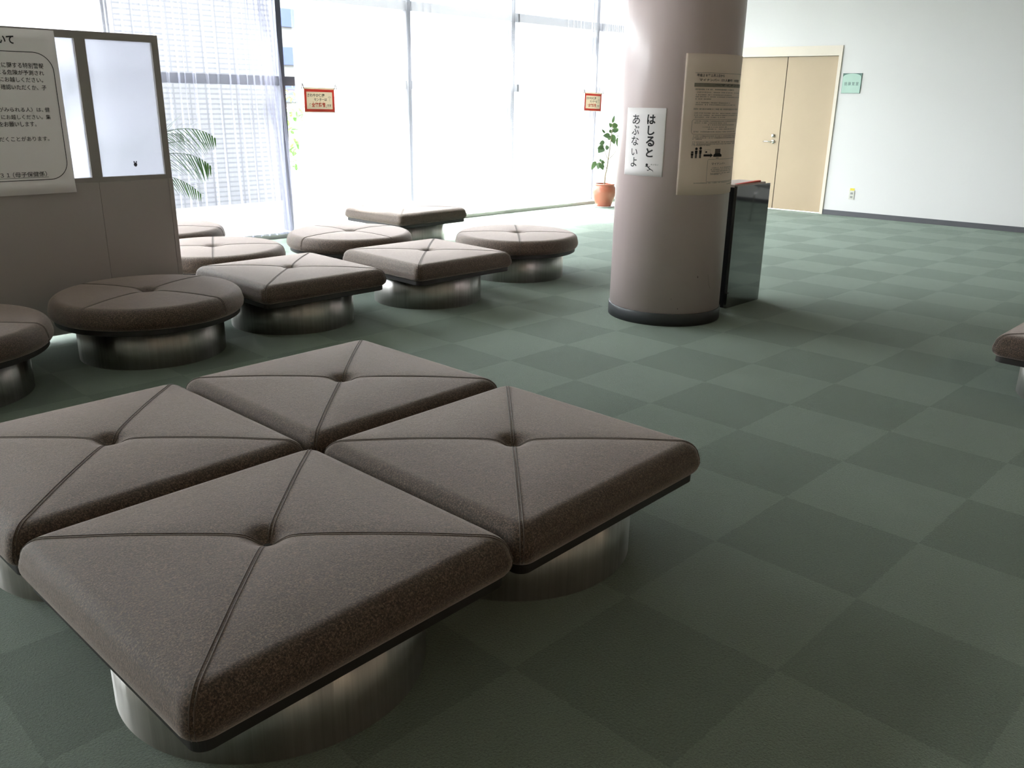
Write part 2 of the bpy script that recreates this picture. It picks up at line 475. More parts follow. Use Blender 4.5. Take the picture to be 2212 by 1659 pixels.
# ------------------------------------------------------------------ room shell
YW = 8.13                       # front face of the window curb
CEIL = 3.30
DA, DB = Vector((11.584, 5.352)), Vector((11.81, 2.874))
dwd = (DB-DA).normalized()      # along the door wall, towards the viewer's right
dwn = Vector((dwd.y, -dwd.x))   # out of the room?  fixed below
if dwn.x < 0: dwn = -dwn        # points away from the room
def dw(s, off, z):              # a point on the door wall: s along, off into the room
    p = DA + dwd*s - dwn*off
    return Vector((p.x, p.y, z))
def dwbox(name, s0, s1, o0, o1, z0, z1, mat, parent=None, bev=0.0):
    bm = bmesh.new()
    bx(bm, s0, s1, o0, o1, z0, z1)
    if bev > 0: bmesh.ops.bevel(bm, geom=list(bm.edges), offset=bev, segments=2, affect='EDGES', profile=0.6)
    for v in bm.verts: v.co = dw(v.co.x, v.co.y, v.co.z)
    bmesh.ops.recalc_face_normals(bm, faces=bm.faces)
    return obj(name, bm, mat, parent)
def sy(y):                      # s on the door wall for a world y
    return (y-DA.y)/dwd.y
XL, YB = -4.5, -4.5
XR = dw(sy(YW), 0, 0).x
flo = pyobj('floor', [(XL, YB, 0), (12.7, YB, 0), (12.7, 8.26, 0), (XL, 8.26, 0)], [(0, 1, 2, 3)], 'carpet'); struct(flo)
struct(box('ceiling', XL-.1, 12.8, YB-.1, YW+0.3, CEIL, CEIL+0.12, 'ceiling'))
struct(box('wall_left', XL-0.12, XL, YB, YW+0.3, 0, CEIL, 'warmwall'))
struct(box('wall_rear', XL, 12.6, YB-0.12, YB, 0, CEIL, 'warmwall'))
s_end = sy(YB); s_start = sy(YW+0.35)
DS0, DS1, DTOP = -1.46, -0.035, 2.06      # door opening
bm = bmesh.new()
for (a, b_, z0, z1) in ((s_start, DS0, 0, CEIL), (DS1, s_end, 0, CEIL), (DS0, DS1, DTOP, CEIL)):
    bx(bm, a, b_, -0.14, 0, z0, z1)
for v in bm.verts: v.co = dw(v.co.x, v.co.y, v.co.z)
bmesh.ops.recalc_face_normals(bm, faces=bm.faces)
struct(obj('wall_right', bm, 'wall'))
struct(dwbox('baseboard_right', 0.012, s_end, 0.0, 0.012, 0, 0.066, 'skirt'))
# door frame and door
bm = bmesh.new()
for (a, b_, z0, z1) in ((DS1, DS1+0.042, 0, DTOP+0.125), (DS0-0.042, DS0, 0, DTOP+0.125), (DS0, DS1, DTOP, DTOP+0.125)):
    bx(bm, a, b_, -0.14, 0.018, z0, z1)
for v in bm.verts: v.co = dw(v.co.x, v.co.y, v.co.z)
bmesh.ops.recalc_face_normals(bm, faces=bm.faces)
struct(obj('trim_1', bm, 'doorframe'))
DSP = -0.742
d1 = thing('door_1', 'tan right leaf of the double door, beside the green room sign', 'door'); struct(d1)
dwbox('door_panel', DSP+0.006, DS1-0.003, -0.07, -0.028, 0.012, DTOP-0.004, 'doorskin', d1)
dwbox('edge_strip', DSP-0.004, DSP+0.012, -0.075, -0.034, 0.012, DTOP-0.004, 'gap', d1)
d2 = thing('door_2', 'tan left leaf of the double door with chrome lever, partly behind the column', 'door'); struct(d2)
dwbox('door_panel', DS0+0.003, DSP-0.006, -0.07, -0.028, 0.012, DTOP-0.004, 'doorskin', d2)
hv, hf = [], []
def door_disc(name, s, z, r, o0, o1, parent):
    vs, fs = lathe([(r, 0), (r, (o1-o0)*.8), (r*.85, o1-o0)], 32)
    return pyobj(name, [dw(s+x, o0+z2, z+y) for x, y, z2 in vs], fs, 'chrome', parent, True)
hd = door_disc('handle', -0.832, 0.935, 0.026, -0.028, -0.016, d2)
vs, fs = tube_geo([dw(-0.832, -0.02, 0.935), dw(-0.832, 0.03, 0.935), dw(-0.84, 0.036, 0.935), dw(-0.90, 0.036, 0.937), dw(-0.955, 0.034, 0.935)], [0.010, 0.010, 0.010, 0.009, 0.008], 10)
pyobj('lever', vs, fs, 'chrome', hd, True)
door_disc('thumb_lock', -0.837, 1.016, 0.022, -0.028, -0.005, d2)

# window wall: curb, mullions, transoms, panes
struct(box('trim_2', XL, 10.78, YW, YW+0.16, -0.02, 0.062, 'curb'))
bm = bmesh.new(); bx(bm, XL, XR+0.2, YW, YW+0.25, 3.08, 9.0); bx(bm, 10.78, XR+0.2, YW, YW+0.25, 0, 3.08)  # part above the ceiling is unseen, added to cut sky light on the tiled wall
struct(obj('wall_back', bm, 'wall'))
edges = [XL, -3.5, -1.82, -0.14, 1.54, 3.22, 4.93, 6.59, 8.285, 9.97, 10.75]
MY0, MY1 = YW+0.05, YW+0.15
for i in range(len(edges)-1):
    x0, x1 = edges[i], edges[i+1]
    wt = bpy.data.objects.new('window_%d' % (i+1), None); COL.objects.link(wt); struct(wt)
    box('mullion', x1-0.03, x1+0.03, MY0, MY1, 0.06, 3.08, 'alu', wt)
    box('transom', x0+0.03, x1-0.03, MY0, MY1, 2.375, 2.475, 'transom', wt)
    box('transom', x0+0.03, x1-0.03, MY0+.02, MY1, 1.54, 1.63, 'transom' if i != 6 else 'alu', wt)
    box('glass_pane', x0+0.03, x1-0.03, MY0+.05, MY0+.056, 0.06, 3.08, 'pane', wt)

# column
CX, CY, CR = 5.033, 3.415, 0.386
vs, fs = lathe([(CR, 0.0), (CR, CEIL)], 160)
col = pyobj('round_column', [(x, y, z) for x, y, z in vs], fs, 'column', None, True, (CX, CY, 0))
tag(col, 'thick round mauve-grey painted column with two paper notices taped on it', 'column')
for p in col.data.polygons:
    if len(p.vertices) > 4: p.use_smooth = False
vs, fs = lathe([(CR+0.0005, 0.0), (CR+0.007, 0.0), (CR+0.007, 0.082), (CR+0.005, 0.085), (CR+0.0005, 0.085)], 128, False)
pyobj('kick_band', vs, fs, 'kick', col, True)
def oncyl(deg, z, off=0.0):
    a = math.radians(deg); r = CR+off
    return (CX+r*math.cos(a), CY+r*math.sin(a), z)
sc_v, sc_f = [], []
for (d0, z0, d1_, z1_, wd) in ((-99.5, 0.345, -97.0, 0.275, 0.0025), (-97.0, 0.275, -94.5, 0.245, 0.0016), (-113, 0.337, -112.2, 0.333, 0.006), (-139, 0.19, -138.7, 0.186, 0.004), (-132, 0.125, -131.4, 0.121, 0.004)):
    b = len(sc_v)
    sc_v += [tuple(Vector(oncyl(d0, z0+wd, .0006))-Vector((CX, CY, 0))), tuple(Vector(oncyl(d0, z0-wd, .0006))-Vector((CX, CY, 0))), tuple(Vector(oncyl(d1_, z1_-wd, .0006))-Vector((CX, CY, 0))), tuple(Vector(oncyl(d1_, z1_+wd, .0006))-Vector((CX, CY, 0)))]
    sc_f.append((b, b+1, b+2, b+3))
pyobj('scuff_mark', sc_v, sc_f, 'scuff', col)

# ------------------------------------------------------------------ stools
def edge_profile(m, half, zb, zt, rf):
    """m in 0..1 from centre to the cushion's lower edge: (fraction of half, z)"""
    m0 = 0.80
    if m <= m0:
        return m/m0*(half-rf)/half, zt
    q = (m-m0)/(1-m0)
    side = (zt-rf)-(zb+0.012)
    arc = rf*PI/2
    tot = arc+side+0.018
    d = q*tot
    if d <= arc:
        a = d/rf
        return (half-rf+rf*math.sin(a))/half, zt-rf+rf*math.cos(a)
    d -= arc
    if d <= side:
        t = d/side
        return (half+0.006*math.sin(PI*min(1, t*1.0)))/half, zt-rf-d
    d -= side
    a = d/0.018
    return (half-0.012*a)/half, zb+0.012*(1-a)
def crown(px, py, half, kind, seams=True):
    """height added to the flat top: crown, button dip, seam valleys"""
    r = math.hypot(px, py)/half
    if kind == 'square':
        fall = max(0.0, 1-max(abs(px), abs(py))/half)
    else:
        fall = max(0.0, 1-r)
    c = 0.016*(1-(1-min(1, fall*1.7))**2)
    dip = 0.030*math.exp(-(r/0.085)**2)+0.006*math.exp(-(r/0.22)**2)
    ds = min(abs(px-py), abs(px+py))/math.sqrt(2)
    v = 0.0016*math.exp(-ds/0.009)*min(1, fall*6)
    v += 0.0018*math.exp(-(ds/0.04)**2)*min(1, fall*4)
    return c-dip-v
ZB, ZT = 0.247, 0.355
def cushion_square(half=0.456, rc=0.045, n=120):
    vs, fs = [], []
    for j in range(n+1):
        for i in range(n+1):
            # denser towards the edge
            def f(t):
                t = 2*t-1
                return t
            u, v = f(i/n), f(j/n)
            m = max(abs(u), abs(v))
            if m < 1e-9:
                vs.append((0, 0, ZT+crown(0, 0, half, 'square'))); continue
            sx, syy = u/m*half, v/m*half
            cc = half-rc
            qx, qy = max(-cc, min(cc, sx)), max(-cc, min(cc, syy))
            dx, dy = sx-qx, syy-qy
            # blend the rounding so it is only there near the rim
            if dx and dy:
                l = math.hypot(dx, dy); bxx, byy = qx+rc*dx/l, qy+rc*dy/l
            else:
                bxx, byy = sx, syy
            k = max(0, (m-0.6)/0.4)**1.0
            bxx, byy = sx+(bxx-sx)*min(1, k*1.6), syy+(byy-syy)*min(1, k*1.6)
            s, z = edge_profile(m, half, ZB, ZT, 0.045)
            px, py = bxx*s, byy*s
            vs.append((px, py, z+crown(px, py, half, 'square')*(1 if m <= .8 else max(0, 1-(m-.8)/.08))))
    for j in range(n):
        for i in range(n):
            a = j*(n+1)+i
            fs.append((a, a+1, a+n+2, a+n+1))
    # underside
    ring = [i for i in range(n+1)] + [j*(n+1)+n for j in range(1, n+1)] + [n*(n+1)+i for i in range(n-1, -1, -1)] + [j*(n+1) for j in range(n-1, 0, -1)]
    fs.append(tuple(reversed(ring)))
    return vs, fs
def cushion_round(half=0.521, rings=60, seg=224):
    vs, fs = [(0, 0, ZT+crown(0, 0, half, 'round'))], []
    for i in range(1, rings+1):
        m = i/rings
        s, z = edge_profile(m, half, ZB, ZT, 0.048)
        for k in range(seg):
            a = 2*PI*k/seg
            px, py = half*s*math.cos(a), half*s*math.sin(a)
            vs.append((px, py, z+crown(px, py, half, 'round')*(1 if m <= .8 else max(0, 1-(m-.8)/.08))))
    for k in range(seg): fs.append((0, 1+k, 1+(k+1) % seg))
    for i in range(rings-1):
        for k in range(seg):
            k2 = (k+1) % seg
            fs.append((1+i*seg+k, 1+(i+1)*seg+k, 1+(i+1)*seg+k2, 1+i*seg+k2))
    fs.append(tuple(1+(rings-1)*seg+k for k in range(seg-1, -1, -1)))
    return vs, fs
def seam_path(kind, half, ang, off):
    pts = []
    ca, sa = math.cos(ang), math.sin(ang)
    lim = half*math.sqrt(2)-0.045*(math.sqrt(2)-1) if kind == 'square' else half
    for q in range(0, 64):
        m = 0.02+0.95*q/63
        if kind == 'square':
            s, z = edge_profile(m, half, ZB, ZT, 0.045)
            cc = half-0.045
            full = Vector((half, half)); rnd = Vector((cc+0.045/math.sqrt(2), cc+0.045/math.sqrt(2)))
            k = min(1, max(0, (m-0.6)/0.4)*1.6)
            rr = (full+(rnd-full)*k).length*s
        else:
            s, z = edge_profile(m, half, ZB, ZT, 0.048)
            rr = half*s
        o = off*min(1, rr/0.03)
        x, y = rr*ca-o*sa, rr*sa+o*ca
        zz = z+crown(x, y, half, kind)*(1 if m <= .8 else max(0, 1-(m-.8)/.08))
        n = Vector((0, 0, 1)) if m < .8 else Vector((ca, sa, 0))
        pts.append((x, y, zz+0.0003) if m <= 0.82 else (x+0.0003*ca, y+0.0003*sa, zz))
    return pts
def stool_meshes(kind):
    half = 0.456 if kind == 'square' else 0.521
    out = {}
    vs, fs = cushion_square(half) if kind == 'square' else cushion_round(half)
    me = bpy.data.meshes.new('cushion'); me.from_pydata(vs, [], fs); me.update()
    for p in me.polygons: p.use_smooth = len(p.vertices) <= 4
    me.materials.append(MT['fabric']); out['cushion'] = me
    sv, sf = [], []
    for k in range(4):
        a = PI/4+k*PI/2
        for off in (-0.0048, 0.0048):
            tube_geo(seam_path(kind, half, a, off), 0.0016, 6, 1.0, sv, sf)
    me = bpy.data.meshes.new('seam'); me.from_pydata([tuple(v) for v in sv], [], sf); me.update()
    for p in me.polygons: p.use_smooth = True
    me.materials.append(MT['seam']); out['seam'] = me
    zc = ZT+crown(0, 0, half, kind)
    vs, fs = lathe([(0.009, zc-0.004), (0.013, zc), (0.011, zc+0.003), (0.004, zc+0.005)], 24)
    me = bpy.data.meshes.new('button'); me.from_pydata(vs, [], fs); me.update()
    for p in me.polygons: p.use_smooth = True
    me.materials.append(MT['plinth']); out['button'] = me
    # seat board
    if kind == 'square':
        hb, rc = half-0.016, 0.035
        ring = []
        for cxx, cyy, a0 in ((hb-rc, hb-rc, 0), (-hb+rc, hb-rc, 90), (-hb+rc, -hb+rc, 180), (hb-rc, -hb+rc, 270)):
            for k in range(9):
                a = math.radians(a0+90*k/8); ring.append((cxx+rc*math.cos(a), cyy+rc*math.sin(a)))
        lv = []
        for (sc_, z) in ((0.985, 0.214), (1.0, 0.218), (1.0, 0.243), (0.99, 0.2475)):
            lv += [(x*sc_, y*sc_, z) for x, y in ring]
        n = len(ring); ff = []
        for i in range(3):
            for k in range(n):
                ff.append((i*n+k, i*n+(k+1) % n, (i+1)*n+(k+1) % n, (i+1)*n+k))
        ff.append(tuple(range(n-1, -1, -1))); ff.append(tuple(3*n+k for k in range(n)))
        vs, fs = lv, ff
    else:
        rb = half-0.020
        vs, fs = lathe([(rb*.985, 0.214), (rb, 0.218), (rb, 0.243), (rb*.99, 0.2475)], 128)
    me = bpy.data.meshes.new('seat_board'); me.from_pydata(vs, [], fs); me.update()
    me.materials.append(MT['plinth']); out['seat_board'] = me
    vs, fs = lathe([(0.402, 0.0), (0.402, 0.2145)], 160)
    me = bpy.data.meshes.new('pedestal'); me.from_pydata(vs, [], fs); me.update()
    for p in me.polygons: p.use_smooth = len(p.vertices) <= 4
    me.materials.append(MT['steel']); out['pedestal'] = me
    return out
SM = {'square': stool_meshes('square'), 'round': stool_meshes('round')}
PART_LABEL = {'pedestal': 'brushed steel pedestal', 'seat_board': 'dark seat board'}
def stool(kind, x, y, rz, label, group, prz=0.0):
    t = thing(kind+'_stool', label, 'stool', (x, y, 0), rz, group)
    for nm, me in SM[kind].items():
        o = bpy.data.objects.new(nm, me); COL.objects.link(o); o.parent = t
        if nm == 'pedestal': o.rotation_euler = (0, 0, prz)
        if nm in PART_LABEL: o['label'] = PART_LABEL[nm]
    return t
G1, G2, G3 = 'square stools of the block in front', 'square stools by the partition and window', 'round stools by the partition and window'
th = math.radians(1.85)
stool('square', 1.862, 2.781, th, 'brown square stool at the far corner of the four-stool block, nearest the column and window', G1, 0.3)
stool('square', 0.931, 2.750, th, 'brown square stool of the four-stool block cut by the left edge of the photo', G1, 1.3)
stool('square', 1.890, 1.839, th, 'brown square stool at the right of the four-stool block, open carpet beside it', G1, 2.2)
stool('square', 0.962, 1.815, th, 'nearest and largest brown square stool of the four-stool block, at the bottom of the photo', G1, 3.4)
stool('square', 2.976, 4.991, math.radians(0.0), 'square stool between two round stools, just right of the grey partition end', G2, 0.8)
stool('square', 4.099, 4.921, math.radians(-0.5), 'square stool in the middle, in front of the flat square one by the window', G2, 1.9)
stool('square', 5.66, 7.13, math.radians(2), 'farthest square stool, in the sunlight right beside the sheer curtain', G2, 2.7)
stool('square', 5.12, 0.72, math.radians(0), 'dark square stool cut by the right edge of the photo, alone on the open carpet', G2, 1.1)
stool('round', 0.872, 4.80, math.radians(10), 'round stool cut by the left edge of the photo, below the notice on the partition', G3, 0.2)
stool('round', 1.981, 4.900, math.radians(-19), 'largest whole round stool, in front of the grey partition', G3, 4.6)
stool('round', 2.991, 6.10, math.radians(18), 'round stool half hidden by the partition end, the nearer of the two there', G3, 1.7)
stool('round', 3.12, 7.30, math.radians(5), 'round stool half hidden by the end of the partition, under the palm fronds', G3, 3.0)
stool('round', 4.225, 6.09, math.radians(-38), 'round stool between the partition and the flat square stool by the window', G3, 5.2)
stool('round', 5.275, 5.128, math.radians(2), 'round stool standing nearest the column, rightmost of the round ones', G3, 0.9)

# ------------------------------------------------------------------ partition with frosted panes
PY0, PY1 = 5.48, 5.52
pt = thing('partition_screen', 'grey steel partition screen with frosted glass panes behind the round stools', 'partition', (1.4, 5.5, 0))
def pbox(name, x0, x1, y0, y1, z0, z1, mat, parent, bev=0.0):
    return box(name, x0-1.4, x1-1.4, y0-5.5, y1-5.5, z0, z1, mat, parent, bev)
fb = bmesh.new()
PX0, PX1 = 0.15, 2.457
def addp(x0, x1, z0, z1, e=0.0): bx(fb, x0-1.4, x1-1.4, PY0-5.5-e, PY1-5.5+e, z0, z1)
addp(PX0, PX1, 1.735, 1.776)
for xa, xb in ((2.417, PX1), (1.968, 2.029), (1.0, 1.06), (PX0, 0.19)):
    addp(xa, xb, 0.955, 1.735)
addp(PX0, PX1, 0.928, 0.955)
frm = obj('frame', fb, 'pframe', pt)
for xa, xb in ((0.19, 1.0), (1.06, 1.968), (2.029, 2.417)):
    pbox('glass_pane', xa, xb, 5.497, 5.503, 0.955, 1.735, 'frosted', pt)
# lower panels cover the stiles, leaving thin joints
for xa, xb in ((PX0, 1.030), (1.033, 1.9985), (2.0005, 2.428), (2.430, PX1)):
    pbox('lower_panel', xa, xb, PY0-0.006, PY1+0.006, 0.035, 0.9275, 'ppanel', pt)
for xa in (0.5, 1.999, 2.40):
    pbox('foot', xa-0.03, xa+0.03, 5.40, 5.60, 0.0, 0.036, 'pframe', pt)
# sticker
st = Print()
st.disc(2.241, 1.020, 0.0105, 0.0125); st.disc(2.234, 1.036, 0.0042, 0.0055); st.disc(2.248, 1.036, 0.0042, 0.0055)
s_o = st.build('sticker', 'navy', lambda u, v: (u, 5.4962, v), None)
tag(s_o, 'tiny dark blue sticker low on the right frosted pane of the partition', 'sticker')

# notice on the partition
PZ = PY0-0.0075
nt_o = thing('paper_notice', 'large white paper notice with black Japanese text taped to the partition', 'notice', (1.565, PZ, 1.32))
def npos(u, v, e=0.0): return (u-1.565, -e, v-1.32)
ns, nf = [], []
NXX, NZZ = 12, 16
for j in range(NZZ+1):
    for i in range(NXX+1):
        u = 1.268+(1.862-1.268)*i/NXX; v = 0.878+(1.767-0.878)*j/NZZ
        curl = 0.012*max(0, (0.945-v)/0.067)**2 if v < 0.945 else 0.0     # the lower edge lifts off a little
        ns.append((u-1.565, -curl*0.8-0.0005, v-1.32))
for j in range(NZZ):
    for i in range(NXX):
        a = j*(NXX+1)+i; nf.append((a, a+1, a+NXX+2, a+NXX+1))
sh = pyobj('sheet', ns, nf, 'paper', nt_o, True)
sm = sh.modifiers.new('thickness', 'SOLIDIFY'); sm.thickness = 0.0006; sm.offset = 1
PLN = [('いて', 1.5702, 1.6506, 1.6859, 1.7283, .03), ('雪に関する特別警報', 1.5404, 1.7823, 1.5624, 1.5913, .006), ('よる危険が予測され', 1.5391, 1.7791, 1.5263, 1.5529, .006),
 ('にお越しください。', 1.547, 1.7686, 1.4888, 1.5155, .006), ('確認いただくか、子', 1.5476, 1.7797, 1.4489, 1.4757, .006), ('がみられる人）は、', 1.5178, 1.746, 1.331, 1.3556, .006), ('健', 1.7553, 1.7805, 1.331, 1.3556, .006),
 ('にお越しください。集', 1.5255, 1.7796, 1.2913, 1.3161, .006), ('をお願いします。', 1.508, 1.6991, 1.2519, 1.2791, .006), ('だくことがあります。', 1.4981, 1.7559, 1.1729, 1.1992, .006),
 ('３１', 1.4722, 1.520, 0.980, 1.0025, .006), ('（母子保健係）', 1.536, 1.7142, 0.976, 1.0052, .006)]
for s, u0, u1, v0, v1, b in PLN:
    pr = Print(); pr.text(s, u0, u1, v0, v1, b)
    pr.build('text_line', 'ink', lambda u, v: npos(u, v, 0.0022), nt_o)
pr = Print(); pr.stroke([(1.45, 0.9725), (1.722, 0.9725)], 0.0018); pr.build('underline', 'ink', lambda u, v: npos(u, v, 0.0026), nt_o)
pr = Print(); pr.rrect(1.30, 1.833, 0.958, 1.648, 0.10, 0.0038, 10)
pr.build('border_line', 'ink', lambda u, v: npos(u, v, 0.0026), nt_o)

# ------------------------------------------------------------------ notices on the column
def cyl_sheet(name, d0, d1, z0, z1, mat, parent, off=0.0012, n=40, th_=0.0008, wav=0.0):
    vs, fs = [], []
    m = 10
    for j in range(m+1):
        for i in range(n+1):
            d = d0+(d1-d0)*i/n; z = z0+(z1-z0)*j/m
            o = off + wav*(abs(2*i/n-1)**6)*(0.6+0.4*math.sin(j*1.3))
            p = oncyl(d, z, o)
            vs.append((p[0]-CX, p[1]-CY, p[2]))
    for j in range(m):
        for i in range(n):
            a = j*(n+1)+i; fs.append((a, a+1, a+n+2, a+n+1))
    o = pyobj(name, vs, fs, mat, parent, True)
    s = o.modifiers.new('thickness', 'SOLIDIFY'); s.thickness = th_; s.offset = 0
    return o
def cf(off):
    return lambda d, z: (oncyl(d, z, off)[0]-CX, oncyl(d, z, off)[1]-CY, z)
ws = thing('paper_sign', 'white paper sign with two columns of big hiragana on the round column', 'sign', (CX, CY, 0))
cyl_sheet('sheet', -201.2, -155.7, 0.982, 1.404, 'paper', ws)
pr = Print()
zs = [(1.305, 1.364), (1.238, 1.296), (1.168, 1.232), (1.102, 1.158)]
for ch, (z0, z1), dx in zip('はしると', zs, (0.0, 1.0, .4, 0.3)):
    wdt = 4.4 if ch in 'はる' else 3.6
    pr.text(ch, -170.2-wdt+dx*.4, -170.2+wdt+dx*.4, z0, z1, 0.030)
pr.build('text_column', 'ink', cf(0.0026), ws); pr = Print()
zs = [(1.302, 1.362), (1.236, 1.296), (1.170, 1.228), (1.108, 1.150), (1.036, 1.096)]
for ch, (z0, z1) in zip('あぶないよ', zs):
    wdt = 4.7 if ch in 'あぶな' else 3.9
    pr.text(ch, -187.6-wdt, -187.6+wdt, z0, z1, 0.006)
pr.build('text_column', 'ink', cf(0.0026), ws)
pr = Print(); pr.text('あぶない', -167.9, -160.2, 1.0525, 1.0625); pr.build('text_line', 'inkgrey', cf(0.0026), ws)
pr = Print()      # small figure tumbling forward
K = 1/6.74*100    # degrees per metre at this radius
pr.disc(-172.0, 1.054, 1.25, 0.0085)
pr.stroke([(-171.6, 1.046), (-169.6, 1.034), (-167.8, 1.026)], 0.0075)
pr.stroke([(-171.0, 1.043), (-173.6, 1.044)], 0.004)
pr.stroke([(-170.4, 1.039), (-168.6, 1.046)], 0.004)
pr.stroke([(-168.2, 1.029), (-170.4, 1.019), (-171.4, 1.022)], 0.005)
pr.stroke([(-168.0, 1.027), (-165.6, 1.020), (-164.9, 1.011)], 0.005)
pr.build('pictogram', 'ink', cf(0.0026), ws)

ps = thing('paper_poster', 'tall cream poster of dense small print wrapped round the right side of the column', 'poster', (CX, CY, 0))
cyl_sheet('sheet', -141.8, -57.5, 0.873, 1.727, 'cream', ps, wav=0.004)
F = cf(0.0034)
pr = Print()
pr.rect(-132.4, -59.5, 1.5335, 1.556, 16)
pr.build('title_band', 'inkmid', cf(0.0030), ps)
prs = Print()
prs.rect(-132.4, -59.5, 1.6145, 1.6162, 16); prs.build('title_rule', 'inkgrey', F, ps); prs = Print()
def rr_cyl(P, d0, d1, z0, z1, rd, rz, wd):
    pts = []
    for cx_, cz_, a0 in ((d1-rd, z1-rz, 0), (d0+rd, z1-rz, 90), (d0+rd, z0+rz, 180), (d1-rd, z0+rz, 270)):
        for k in range(7):
            a = math.radians(a0+15*k); pts.append((cx_+rd*math.cos(a), cz_+rz*math.sin(a)))
    pts.append(pts[0]); out = [pts[0]]
    for p, q in zip(pts, pts[1:]):
        m = max(1, int(abs(q[0]-p[0])/3)); out += [(p[0]+(q[0]-p[0])*k/m, p[1]+(q[1]-p[1])*k/m) for k in range(1, m+1)]
    for p, q in zip(out, out[1:]):
        # width in metres for level runs, in degrees for upright ones
        if abs(q[0]-p[0])*0.0067 > abs(q[1]-p[1]): P.poly([(p[0], p[1]-wd/2), (q[0], q[1]-wd/2), (q[0], q[1]+wd/2), (p[0], p[1]+wd/2)])
        else: P.poly([(p[0]-wd/2*150, p[1]), (p[0]+wd/2*150, p[1]), (q[0]+wd/2*150, q[1]), (q[0]-wd/2*150, q[1])])
rr_cyl(prs, -131.9, -59.0, 1.251, 1.341, 2.6, 0.017, 0.0017); prs.build('ruled_box', 'inkgrey', F, ps); prs = Print()
rr_cyl(prs, -112.8, -59.3, 0.956, 1.097, 1.2, 0.008, 0.0017)
prs.build('ruled_box', 'inkgrey', F, ps)
for args in (('平成２８年１月１日から', -130.8, -101.3, 1.592, 1.610, 0.02), ('マイナンバー（個人番号）の利用が', -128.0, -72.0, 1.566, 1.583, 0.02),
             ('～マイナンバー', -111.8, -67.1, 1.540, 1.553, 0.02), ('マイナンバー', -108.1, -88.4, 1.062, 1.076, 0.01)):
    pr = Print(); pr.text(*args); pr.build('heading', 'ink', F, ps)
ROWS = [(-131.2, -83.2, 1.519, 1.3), (-129.5, -65.6, 1.5015, 1), (-130.3, -87.5, 1.4868, 1), (-130.6, -59.5, 1.4754, 1), (-130.5, -115.0, 1.4622, 1), (-129.7, -90.0, 1.4399, 1), (-130.1, -76.9, 1.4284, 1), (-131.2, -65.6, 1.4027, 1.5), (-130.4, -59.5, 1.378, 1), (-130.3, -62.5, 1.3655, 1), (-130.1, -95.5, 1.3536, 1), (-129.8, -68.6, 1.3304, 1), (-129.7, -92.2, 1.3192, 1), (-116.0, -75.8, 1.3078, 1), (-121.2, -91.6, 1.2944, 1), (-115.6, -74.5, 1.2823, 1), (-130.0, -71.5, 1.2658, 1), (-129.7, -66.3, 1.2399, 1), (-130.1, -66.6, 1.229, 1), (-130.4, -121.2, 1.2203, 1), (-130.2, -65.9, 1.2032, 1), (-130.3, -66.2, 1.1917, 1), (-130.4, -111.2, 1.1837, 1), (-108.4, -72.6, 1.0434, 1), (-108.4, -72.8, 1.0329, 1), (-108.5, -73.0, 1.0218, 1), (-108.4, -73.1, 1.0087, 1), (-108.5, -92.2, 1.0017, 1), (-125.6, -62.0, 0.9493, 1), (-81.0, -62.0, 0.9349, 1)]
pr = Print(); rg = random.Random(3)
for d0, d1_, z, wg in ROWS:
    d = d0
    while d < d1_-0.4:               # rows of print too small to read: broken marks
        l = rg.uniform(0.35, 1.05)
        hgt = 0.0033*wg*rg.uniform(0.75, 1.15)
        if rg.random() > 0.13:
            for q in range(2):
                zz = z+(q-0.5)*hgt*1.05
                pr.rect(d, min(d+l*rg.uniform(.6, .95), d1_), zz-hgt*0.26, zz+hgt*0.26)
            if rg.random() > .4: pr.rect(d+l*.35, d+l*.35+0.16, z-hgt*.9, z+hgt*.9)
        d += l+0.12
pr.build('small_print', 'inkgrey', F, ps)
pr = Print()
for d, hh in ((-129.4, 0.042), (-125.6, 0.066), (-121.4, 0.070)):     # a family, an arrow, an office
    z0 = 1.105
    pr.disc(d, z0+hh*0.86, 1.25, hh*0.13)
    pr.poly([(d-1.3, z0+hh*.70), (d+1.3, z0+hh*.70), (d+1.05, z0+hh*.38), (d-1.05, z0+hh*.38)])
    pr.rect(d-0.85, d-0.1, z0, z0+hh*.40); pr.rect(d+0.1, d+0.85, z0, z0+hh*.40)
pr.poly([(-117.9, 1.115), (-110.2, 1.115), (-110.2, 1.128), (-117.9, 1.128)])
pr.poly([(-110.4, 1.108), (-107.5, 1.1215), (-110.4, 1.135)])
for k in range(5): pr.rect(-105.2, -98.0, 1.131+k*0.0062, 1.1358+k*0.0062, 3)
pr.poly([(-106.8, 1.112), (-95.8, 1.112), (-95.8, 1.124), (-97.6, 1.131), (-105.4, 1.131), (-106.8, 1.124)])
pr.rect(-103.2, -99.5, 1.103, 1.106, 2)
pr.rect(-116.2, -114.4, 1.138, 1.147)
pr.build('pictogram', 'ink', F, ps)
prs = Print(); rr_cyl(prs, -116.9, -110.7, 1.133, 1.157, 0.3, 0.002, 0.0010); prs.build('pictogram', 'inkgrey', F, ps)

